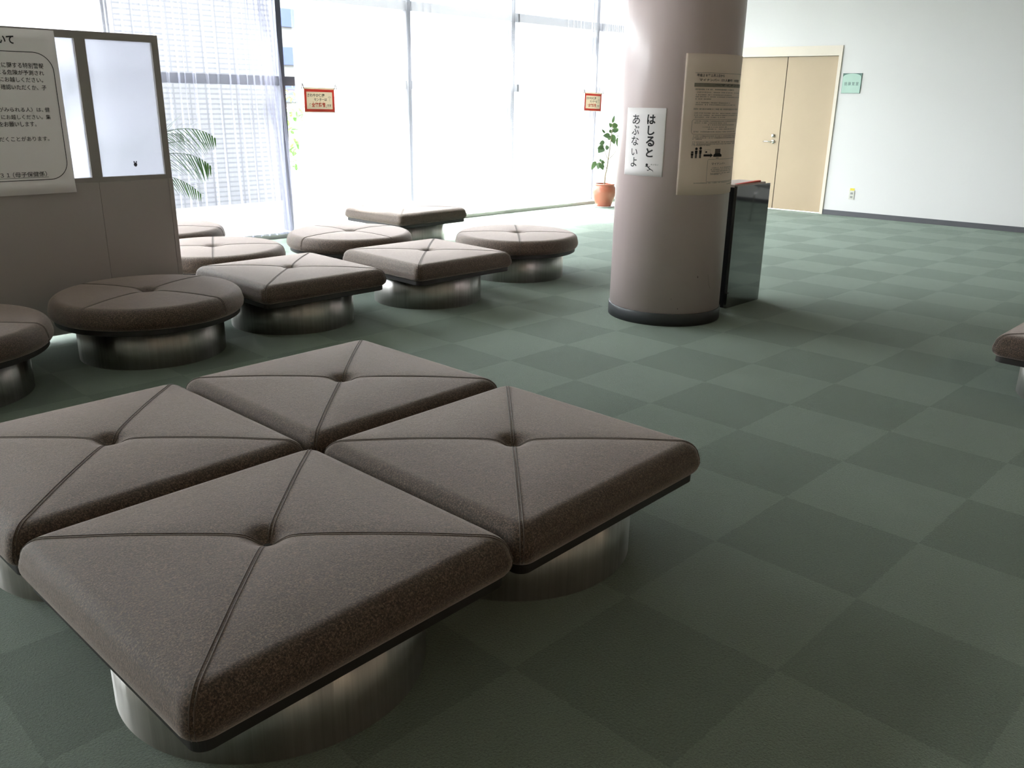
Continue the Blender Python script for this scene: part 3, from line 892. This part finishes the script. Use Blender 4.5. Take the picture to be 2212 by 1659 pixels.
# ------------------------------------------------------------------ bin behind the column
BX0, BX1, BY0, BY1 = 5.497, 5.968, 3.181, 3.43
tb = thing('waste_bin', 'tall black mirror-fronted waste bin standing behind the column', 'waste bin', ((BX0+BX1)/2, (BY0+BY1)/2, 0))
bcx, bcy = (BX0+BX1)/2, (BY0+BY1)/2
box('body', BX0-bcx+0.004, BX1-bcx-0.004, BY0-bcy+0.024, BY1-bcy, 0, 0.872, 'blackmatt', tb, 0.004)
fp = box('front_panel', BX0-bcx, BX1-bcx, BY0-bcy, BY0-bcy+0.0235, 0.0, 0.884, 'blackgloss', tb, 0.0025)
fp['label'] = 'black mirror-polished front panel'
box('top_plate', BX0-bcx+0.004, BX1-bcx-0.03, BY0-bcy+0.024, BY1-bcy, 0.8725, 0.893, 'pink', tb, 0.003)['label'] = 'pale pink top plate'
bm = bmesh.new()
v = [bm.verts.new(p) for p in ((BX0-bcx+0.05, BY0-bcy+0.026, 0.8935), (BX1-bcx-0.10, BY0-bcy+0.026, 0.8935), (BX1-bcx-0.10, BY0-bcy+0.055, 0.8935), (BX0-bcx+0.05, BY0-bcy+0.055, 0.8935),
     (BX0-bcx+0.05, BY0-bcy+0.026, 0.8945), (BX1-bcx-0.10, BY0-bcy+0.026, 0.905), (BX1-bcx-0.10, BY0-bcy+0.055, 0.905), (BX0-bcx+0.05, BY0-bcy+0.055, 0.8945))]
for f in ((0, 3, 2, 1), (4, 5, 6, 7), (0, 1, 5, 4), (1, 2, 6, 5), (2, 3, 7, 6), (3, 0, 4, 7)): bm.faces.new([v[i] for i in f])
obj('rim_strip', bm, 'red', tb)['label'] = 'red strip along the top front edge'
vs, fs = lathe([(0.004, 0), (0.004, 0.003)], 12)
pyobj('screw', [(BX0-bcx+0.016+x, BY0-bcy-z, 0.115+y) for x, y, z in vs], fs, 'blackmatt', tb)

# ------------------------------------------------------------------ door wall fittings
sg = thing('room_sign', 'small pale green room sign with an arched top beside the tan double door', 'sign', dw(0.173, 0, 1.714))
def dl(s, o, z):
    return dw(0.173+s, o, 1.714+z)-dw(0.173, 0, 1.714)
def dlbox(name, s0, s1, o0, o1, z0, z1, mat, parent):
    bm = bmesh.new(); bx(bm, s0, s1, o0, o1, z0, z1)
    for vv in bm.verts: vv.co = dl(vv.co.x, vv.co.y, vv.co.z)
    bmesh.ops.recalc_face_normals(bm, faces=bm.faces)
    return obj(name, bm, mat, parent)
dlbox('back_plate', -0.123, 0.123, 0.0005, 0.010, -0.125, 0.125, 'signdark', sg)['label'] = 'dark green back plate'
arc = [(-0.119, -0.121), (0.119, -0.121), (0.119, 0.075)] + [(0.119*math.cos(math.radians(a)), 0.075+0.046*math.sin(math.radians(a))) for a in range(10, 180, 10)] + [(-0.119, 0.075)]
av = [dl(u, 0.010, vv) for u, vv in arc] + [dl(u, 0.014, vv) for u, vv in arc]
n = len(arc)
pyobj('front_plate', av, [tuple(range(n))[::-1], tuple(range(n, 2*n))] + [(i, (i+1) % n, n+(i+1) % n, n+i) for i in range(n)], 'signgreen', sg)
pr = Print(); pr.text('視 聴 覚 室', -0.093, 0.093, -0.028, 0.018, 0.012)
pr.build('lettering', 'signink', lambda u, vv: dl(u, 0.0148, vv), sg)
ol = thing('wall_outlet', 'ivory wall outlet with a piece of yellow tape above the skirting', 'outlet', dw(0.372, 0, 0.29))
def ob(name, s0, s1, o0, o1, z0, z1, mat, parent):
    bm = bmesh.new(); bx(bm, s0, s1, o0, o1, z0, z1)
    c0 = dw(0.372, 0, 0.29)
    for vv in bm.verts: vv.co = dw(0.372+vv.co.x, vv.co.y, 0.29+vv.co.z)-c0
    bmesh.ops.recalc_face_normals(bm, faces=bm.faces)
    return obj(name, bm, mat, parent)
ob('cover_plate', -0.035, 0.035, 0.0005, 0.008, -0.06, 0.055, 'outlet', ol)
for z in (-0.03, 0.018): ob('socket', -0.017, 0.017, 0.008, 0.0095, z-0.014, z+0.014, 'outletdark', ol)
ob('tape', -0.030, 0.030, 0.0005, 0.0022, 0.056, 0.086, 'yellow', ol)['label'] = 'yellow tape'

# ------------------------------------------------------------------ curtains
def curtain(name, label, x0, x1, pitch, amp, gathers=(), y=8.055, z0=0.055, z1=3.06, seed=1, over=0.35, mat='sheer', lean=0.0):
    rg = random.Random(seed)
    # widths of successive pleats, narrower where the cloth is gathered
    xs = [x0]; 
    while xs[-1] < x1:
        p = pitch*rg.uniform(0.65, 1.4)
        for gx, gw, gf in gathers:
            p *= 1-(1-gf)*math.exp(-((xs[-1]-gx)/gw)**2)
        xs.append(xs[-1]+max(0.018, p))
    k = (x1-x0)/(xs[-1]-x0); xs = [x0+(x-x0)*k for x in xs]
    npl = len(xs)-1
    ph = [rg.uniform(-.5, .5) for _ in range(npl+1)]
    am = [amp*rg.uniform(0.55, 1.2) for _ in range(npl+1)]
    seg = 10; rows = 9
    vs, fs = [], []
    for j in range(rows+1):
        tz = j/rows; z = z0+(z1-z0)*tz
        for i in range(npl*seg+1):
            q = min(i//seg, npl-1); t = i/seg-q
            a = am[q]*(1-t)+am[q+1]*t
            a *= 0.75+0.25*(1-tz)
            f = 2*PI*t
            sway = 0.006*math.sin(2.1*tz*PI+ph[q]*5)*(1-tz)
            x = xs[q]+(xs[q+1]-xs[q])*t + over*a*math.sin(2*f)*0.5+sway
            ln = lean*(1-min(1, z/2.35))*max(0, (x-x0)/(x1-x0))**4
            vs.append((min(max(x, x0-.01), x1+.01)+ln, y+a*math.sin(f+ph[q]*0.4), z))
    w_ = npl*seg+1
    for j in range(rows):
        for i in range(npl*seg):
            b = j*w_+i; fs.append((b, b+1, b+w_+1, b+w_))
    o = pyobj(name, vs, fs, mat, None, True)
    return tag(o, label, 'curtain', 'white sheer curtains along the window wall')
curtain('sheer_curtain', 'white sheer curtain above and behind the partition at far left', -4.3, 3.24, 0.16, 0.022, [(3.15, .14, .22)], seed=2)
curtain('sheer_curtain', 'closely pleated white sheer curtain behind the palm, left of the gap with the dark post', 3.22, 4.79, 0.100, 0.052, [(3.5, .3, .7), (4.70, .16, .36)], seed=5, over=0.7, mat='shadedsheer', lean=0.13)
curtain('sheer_curtain', 'wide white sheer curtain right of the gap, carrying the left red-bordered sign', 5.00, 8.24, 0.14, 0.016, [(6.50, .10, .22), (8.1, .12, .3)], seed=8)
curtain('sheer_curtain', 'rightmost white sheer curtain, behind the potted plant next to the column', 8.27, 10.78, 0.10, 0.028, [(9.9, .35, .5), (10.5, .3, .5)], seed=11, over=0.6, mat='sheer2')
struct(box('trim_3', XL, XR-0.02, 8.03, 8.08, 3.062, 3.085, 'curb'))

# red-bordered no-smoking signs hung on the curtains
def red_sign(x0, z0, y, wd, hg, label, tilt):
    t = thing('hanging_sign', label, 'sign', (x0, y, z0), 0, 'red-bordered signs on the curtains')
    ct, st_ = math.cos(tilt), math.sin(tilt)
    def P(u, v, e=0.0): return (u*ct-v*st_, -e, u*st_+v*ct)
    def pb(nm, u0, u1, v0, v1, e0, e1, mat):
        bm = bmesh.new(); bx(bm, u0, u1, e0, e1, v0, v1)
        for q in bm.verts: q.co = Vector(P(q.co.x, q.co.z, q.co.y))
        bmesh.ops.recalc_face_normals(bm, faces=bm.faces)
        return obj(nm, bm, mat, t)
    b = 0.026
    pb('card', b, wd-b, b, hg-b, 0.0, 0.002, 'card')
    bm = bmesh.new()
    for q in ((0, wd, hg-b, hg), (0, wd, 0, b), (0, b, b, hg-b), (wd-b, wd, b, hg-b)): bx(bm, q[0], q[1], 0.0, 0.0021, q[2], q[3])
    for q in bm.verts: q.co = Vector(P(q.co.x, q.co.z, q.co.y))
    bmesh.ops.recalc_face_normals(bm, faces=bm.faces)
    obj('border', bm, 'cardred', t)['label'] = 'red border'
    pb('margin', -0.008, wd+0.008, hg, hg+0.016, 0.0, 0.002, 'card'); pb('margin', -0.004, wd+0.004, -0.007, 0, 0.0, 0.002, 'card')
    for args in (('さわやか保健', 0.036, 0.245, 0.145, 0.180, 0.02), ('センターは', 0.115, 0.270, 0.108, 0.137, 0.02), ('です', 0.272, 0.322, 0.048, 0.075, 0.02)):
        pr = Print(); pr.text(*args)
        pr.build('text_line', 'ink', lambda u, v: P(u, v, 0.0028), t)
    for args in (('「', 0.062, 0.074, 0.056, 0.082), ('」', 0.256, 0.268, 0.042, 0.066)):
        pr = Print(); pr.text(*args); pr.build('bracket', 'ink', lambda u, v: P(u, v, 0.0028), t)
    pr = Print()
    for k in range(7):
        a = math.radians(20+k*23.3); pr.stroke([(0.305+0.010*math.cos(a), 0.135+0.010*math.sin(a)), (0.305+0.022*math.cos(a), 0.135+0.022*math.sin(a))], 0.002)
    pr.stroke([(0.305, 0.105), (0.305, 0.14)], 0.003)
    pr.build('pictogram', 'inkgrey', lambda u, v: P(u, v, 0.0028), t)
    pr = Print(); pr.text('全館禁煙', 0.082, 0.250, 0.045, 0.092, 0.03)
    for k in range(4): pr.disc(0.103+k*0.042, 0.099, 0.003)
    pr.build('text_line', 'cardred', lambda u, v: P(u, v, 0.0028), t)['label'] = 'red lettering'
    for u in (0.0, wd):
        s = 1 if u else -1
        vs, fs = tube_geo([P(u, hg+0.004, 0.003), P(u+s*0.01, hg+0.03, 0.004), P(u+s*0.018, hg+0.055, 0.0), P(u+s*0.024, hg+0.03, 0.006), P(u+s*0.03, hg+0.0, 0.006)], 0.0032, 6)
        pyobj('string', vs, fs, 'string', t, True)
    return t
red_sign(5.075, 1.290, 8.022, 0.366, 0.222, 'red-bordered Japanese no-smoking sign hung on the wide curtain left of the column', math.radians(-0.5))
red_sign(9.50, 1.318, 7.985, 0.366, 0.222, 'red-bordered Japanese no-smoking sign hung above the potted plant', math.radians(-1.5))

# ------------------------------------------------------------------ potted plant by the column
PXc, PYc = 9.80, 7.80
lat = Vector((math.sin(YAW), -math.cos(YAW), 0)); dep = Vector((math.cos(YAW), math.sin(YAW), 0))
pp = thing('potted_plant', 'leafy green plant in a terracotta pot by the curtain, left of the column', 'plant', (PXc, PYc, 0))
vs, fs = lathe([(0.105, 0.012), (0.112, 0.02), (0.128, 0.07), (0.158, 0.15), (0.170, 0.205), (0.168, 0.245), (0.150, 0.285), (0.138, 0.300), (0.144, 0.308), (0.146, 0.320), (0.140, 0.327), (0.130, 0.325), (0.128, 0.30), (0.130, 0.296)], 64)
pyobj('pot', vs, fs, 'terracotta', pp, True)['label'] = 'round-bellied terracotta pot'
vs, fs = lathe([(0.126, 0.290), (0.124, 0.302), (0.05, 0.312)], 40); pyobj('soil', vs, fs, 'soil', pp, True)
vs, fs = lathe([(0.14, 0.0), (0.155, 0.006), (0.157, 0.014), (0.150, 0.014), (0.145, 0.0105)], 48); pyobj('saucer', vs, fs, 'saucer', pp, True)
U = 0.00186
def pl(cx_, cy_, d=0.0):         # crop pixels -> lateral/height
    return lat*((cx_-575)*U) + dep*d + Vector((0, 0, (1605-cy_)*U))
sv, sf = [], []
for pts, r0, r1 in (([(573, 1445, 0), (578, 1370, .01), (590, 1300, .01), (593, 1250, 0), (600, 1190, 0), (606, 1120, 0), (612, 1040, -.01), (613, 970, 0)], .0125, .005),
                    ([(592, 1250, 0), (575, 1215, .02), (555, 1165, .03), (548, 1110, .04)], .006, .004),
                    ([(593, 1252, 0), (630, 1215, -.03), (655, 1170, -.05), (668, 1110, -.06)], .006, .004),
                    ([(585, 1315, .01), (560, 1300, .0), (535, 1275, -.02), (500, 1265, -.03)], .005, .003)):
    p3 = [pl(*q) for q in pts]
    tube_geo(p3, [r0+(r1-r0)*k/(len(p3)-1) for k in range(len(p3))], 8, 1, sv, sf)
pyobj('stem', sv, sf, 'stem', pp, True)
def leaf_geo(base, tip, wid, nrm, fold, vs, fs):
    ax = tip-base; ln = ax.length; ax.normalize()
    side = ax.cross(nrm).normalized(); up = side.cross(ax)
    nL = 9; b = len(vs)
    for k in range(nL+1):
        t = k/nL
        wk = wid*math.sin(PI*min(1, t**0.8))**0.75*(1-0.25*t) if 0 < t < 1 else 0.001
        c = base+ax*(ln*t)-up*(0.10*ln*t*t)
        vs.append(c+side*wk/2+up*fold*wk); vs.append(c); vs.append(c-side*wk/2+up*fold*wk)
    for k in range(nL):
        for q in (0, 1):
            i = b+k*3+q; fs.append((i, i+1, i+4, i+3))
LV = [((612, 985), (622, 930), 20), ((606, 1015), (585, 985), 32), ((612, 1010), (660, 1000), 45), ((612, 1040), (668, 1030), 36), ((608, 1060), (602, 1030), 34),
      ((600, 1080), (545, 1075), 42), ((604, 1085), (590, 1110), 34), ((612, 1065), (637, 1140), 44), ((655, 1090), (684, 1185), 38), ((655, 1080), (690, 1085), 30),
      ((560, 1120), (520, 1140), 32), ((565, 1165), (595, 1160), 34), ((552, 1160), (512, 1200), 56), ((560, 1060), (535, 1030), 18),
      ((500, 1265), (470, 1330), 34), ((535, 1275), (560, 1330), 38), ((530, 1275), (520, 1330), 38), ((540, 1270), (575, 1275), 30), ((540, 1268), (530, 1245), 22), ((505, 1262), (475, 1265), 16), ((553, 1150), (505, 1170), 34)]
lv, lf = [], []
rg = random.Random(4)
for (a, b, wd) in LV:
    d = rg.uniform(-.07, .07)
    nrm = (-dep+Vector((0, 0, rg.uniform(-.2, .9)))+lat*rg.uniform(-.5, .5)).normalized()
    leaf_geo(pl(*a, d*.5), pl(*b, d), wd*U*1.15, nrm, rg.uniform(.03, .16), lv, lf)
pyobj('foliage', lv, lf, 'leaf', pp, True)

# ------------------------------------------------------------------ palm behind the partition
QX, QY = 2.56, 7.74
pm = thing('potted_palm', 'feathery green palm by the pleated curtain, its fronds showing past the partition', 'plant', (QX, QY, 0))
vs, fs = lathe([(0.11, 0.0), (0.12, 0.01), (0.165, 0.30), (0.175, 0.305), (0.175, 0.33), (0.16, 0.33), (0.155, 0.30)], 48)
pyobj('pot', vs, fs, 'terracotta', pm, True)
vs, fs = lathe([(0.15, 0.28), (0.15, 0.305)], 32); pyobj('soil', vs, fs, 'soil', pm)
def bez(p0, p1, p2, p3, n):
    out = []
    for k in range(n+1):
        t = k/n; s = 1-t
        out.append(p0*s**3+p1*3*s*s*t+p2*3*s*t*t+p3*t**3)
    return out
FR = [((.02, 0, .32), (.30, .02, .95), (1.02, -.02, 1.33), (1.33, -.06, 1.06), 1.0), ((.0, .02, .32), (.25, -.05, .9), (.80, -.18, 1.12), (1.14, -.25, 1.03), .9),
      ((.02, -.02, .32), (.35, -.05, .88), (.95, -.10, 1.10), (1.22, -.14, .82), 1.1), ((.03, .0, .32), (.35, .05, .75), (.85, -.05, .90), (1.12, -.1, .57), .75),
      ((.03, .02, .32), (.35, .02, .95), (.85, .0, 1.15), (1.02, -.04, 1.10), .8), ((-.02, .02, .32), (-.1, .02, 1.0), (-.35, -.05, 1.45), (-.75, -.12, 1.30), 1.0), ((0, .02, .32), (-.02, .05, 1.0), (.05, .08, 1.5), (.35, .02, 1.55), .9),
      ((-.02, -.02, .32), (-.2, -.08, .8), (-.6, -.15, 1.05), (-.95, -.15, .75), .9), ((.0, -.03, .32), (.1, -.10, .85), (.3, -.30, 1.15), (.62, -.45, .95), .9)]
rg = random.Random(9)
tv, tf = [], []
for fi, (p0, p1, p2, p3, sz) in enumerate(FR):
    roll = math.radians((62, 78, 70, 48, 66, 70, 60, 75, 80)[fi])
    pts = bez(Vector(p0), Vector(p1), Vector(p2), Vector(p3), 40)
    fv, ff = [], []
    tube_geo(pts, [0.008*(1-k/46) for k in range(41)], 6, 1, fv, ff)
    for k in range(13, 41):
        t = (k-13)/27
        tan = (pts[min(k+1, 40)]-pts[k-1]).normalized()
        side = tan.cross(Vector((0, 0, 1))).normalized()
        upn = side.cross(tan)
        side = side*math.cos(roll)+upn*math.sin(roll)
        ll = 0.26*sz*(math.sin(PI*(0.18+0.78*t)))**0.8+0.03
        for s in (-1, 1):
            dirv = (tan*0.80+side*s*0.72+Vector((rg.uniform(-.06, .06), rg.uniform(-.1, .1), 0.12-0.25*t+rg.uniform(-.08, .08)))).normalized()
            bse = pts[k]+tan*0.008*s
            up = Vector((0, 0, 1))
            sd = dirv.cross(up).normalized()
            b = len(fv)
            for q in range(5):
                u = q/4
                c = bse+dirv*(ll*u)+Vector((0, 0, -0.22*ll*u*u))
                wq = 0.0090*sz*(1-u)**0.6*(0.5+0.5*min(1, u*4+.3))+0.0006
                fv.append(c+sd*wq); fv.append(c-sd*wq)
            for q in range(4): ff.append((b+q*2, b+q*2+1, b+q*2+3, b+q*2+2))
    pyobj('frond', fv, ff, 'palm', pm, True)

# ------------------------------------------------------------------ out of frame to the right: a chair seen in the bin's mirror front
ch = thing('stacking_chair', 'grey shell chair with thin silver legs, seen mirrored in the black bin', 'chair', (10.2, 1.05, 0), math.radians(200))
vs, fs = [], []
for j in range(9):
    for i in range(9):
        u, v = i/8*2-1, j/8*2-1
        vs.append((0.22*u*(1-.12*v*v), 0.22*v, 0.44+0.02*(u*u)+0.015*v*v))
for j in range(8):
    for i in range(8):
        a = j*9+i; fs.append((a, a+1, a+10, a+9))
so = pyobj('seat', vs, fs, 'seatgrey', ch, True); so.modifiers.new('t', 'SOLIDIFY').thickness = 0.02
vs, fs = [], []
for j in range(9):
    for i in range(9):
        u, v = i/8*2-1, j/8
        vs.append((0.22*u*(1-.1*v), 0.21+0.09*v-0.04*(1-u*u), 0.50+0.33*v))
for j in range(8):
    for i in range(8):
        a = j*9+i; fs.append((a, a+1, a+10, a+9))
so = pyobj('backrest', vs, fs, 'seatgrey', ch, True); so.modifiers.new('t', 'SOLIDIFY').thickness = 0.015
for sx in (-1, 1):
    for s2 in (-1, 1):
        pts = [(sx*.18, s2*.16, .425), (sx*.215, s2*.20, .33), (sx*.225, s2*.225, 0.012), (sx*.225, s2*.226, 0)]
        vs, fs = tube_geo(pts, 0.012, 8); pyobj('leg', vs, fs, 'chrome', ch, True)
for sx in (-1, 1):
    vs, fs = tube_geo([(sx*.18, .16, .43), (sx*.19, .23, .46), (sx*.19, .255, .56), (sx*.19, .30, .70)], 0.011, 8); pyobj('back_post', vs, fs, 'chrome', ch, True)

# ------------------------------------------------------------------ warm fill lights added out of view behind the viewer
MT['fillglass'] = new_mat('fill_light_glass')[0]
_b = MT['fillglass'].node_tree.nodes['Principled BSDF']
_b.inputs['Emission Color'].default_value = (1.0, 0.74, 0.52, 1); _b.inputs['Emission Strength'].default_value = 31.0
for (lx, ly, lb) in ((-0.6, -2.4, 'left'), (2.4, -2.4, 'middle'), (5.4, -2.4, 'right')):
    t = thing('fill_light', 'warm %s one of three fill lights added unseen behind the viewer' % lb, 'fill light', (lx, ly, CEIL), 0, 'added fill lights behind the viewer')
    vs, fs = lathe([(0.19, -0.001), (0.19, -0.03), (0.17, -0.035), (0.16, -0.03), (0.16, -0.012)], 48, False); pyobj('rim', vs, fs, 'doorframe', t, True)
    vs, fs = lathe([(0.16, -0.02), (0.16, -0.012)], 48); pyobj('fill_glass', vs, fs, 'fillglass', t)

# ------------------------------------------------------------------ outside
gr = pyobj('ground', [(-30, 8.26, -0.05), (60, 8.26, -0.05), (60, 90, -0.05), (-30, 90, -0.05)], [(0, 1, 2, 3)], 'concrete'); struct(gr)
tag(struct(box('added_eave', XL-1, 13.5, YW+0.26, YW+0.60, 3.42, 3.55, 'ceiling')))  # unseen overhang added to shade the upper curtains and limit the sun patch
t = thing('tiled_building', 'pale tiled building wall close outside the pleated curtain at left', 'building', (5.8, 11.6, 0))
box('wall', -1.6, 1.17, 0, 0.9, -0.05, 12.0, 'tilewall', t)
t = thing('office_building', 'grey panelled building outside the upper right window', 'building', (22, 15.5, 0))
box('wall', -5.6, 10, 0, 8, -0.05, 13.0, 'facade', t)
t = thing('backdrop', 'long low pale warehouse added in the distance to screen the bright low sky', 'building', (10, 44, 0))
box('wall', -45, 45, 0, 8, -0.05, 7.6, 'render_wall', t)  # added block, keeps the view behind the curtains dimmer than the sky
box('roof', -45.3, 45.3, -0.3, 8.3, 7.6, 7.8, 'render_wall', t)
t = thing('apartment_block', 'distant block with dark blue window bands, glimpsed in the gap between the curtains', 'building', (19.8, 34, 0))
box('wall', -2.2, 1.6, 0, 5, -0.05, 9.5, 'concrete', t)
for k in range(4):
    box('window_band', -2.0, 1.4, -0.08, 0.02, 1.2+k*1.5, 1.9+k*1.5, 'bluewin', t)
sh_v, sh_f = [], []
rg = random.Random(12)
for k in range(420):
    a, b_, r_ = rg.uniform(0, 2*PI), rg.uniform(-1, 1), rg.uniform(.55, 1)
    c = Vector((math.cos(a)*math.sqrt(1-b_*b_)*.55*r_, math.sin(a)*math.sqrt(1-b_*b_)*.5*r_, 0.95+b_*0.75*r_))
    dirv = Vector((rg.uniform(-1, 1), rg.uniform(-1, 1), rg.uniform(-.3, 1))).normalized()
    leaf_geo(c, c+dirv*0.13, 0.06, Vector((rg.uniform(-.4, .4), rg.uniform(-.4, .4), 1)).normalized(), .1, sh_v, sh_f)
bs = thing('shrub', 'green shrub outside, glimpsed in the narrow gap between the curtains', 'shrub', (7.82, 13.0, -0.05))
pyobj('foliage', sh_v, sh_f, 'bush', bs, True)
vs, fs = tube_geo([(0, 0, 0), (.02, 0, .5), (0, .03, 1.2)], [.03, .025, .01], 8); pyobj('stem', vs, fs, 'stem', bs, True)
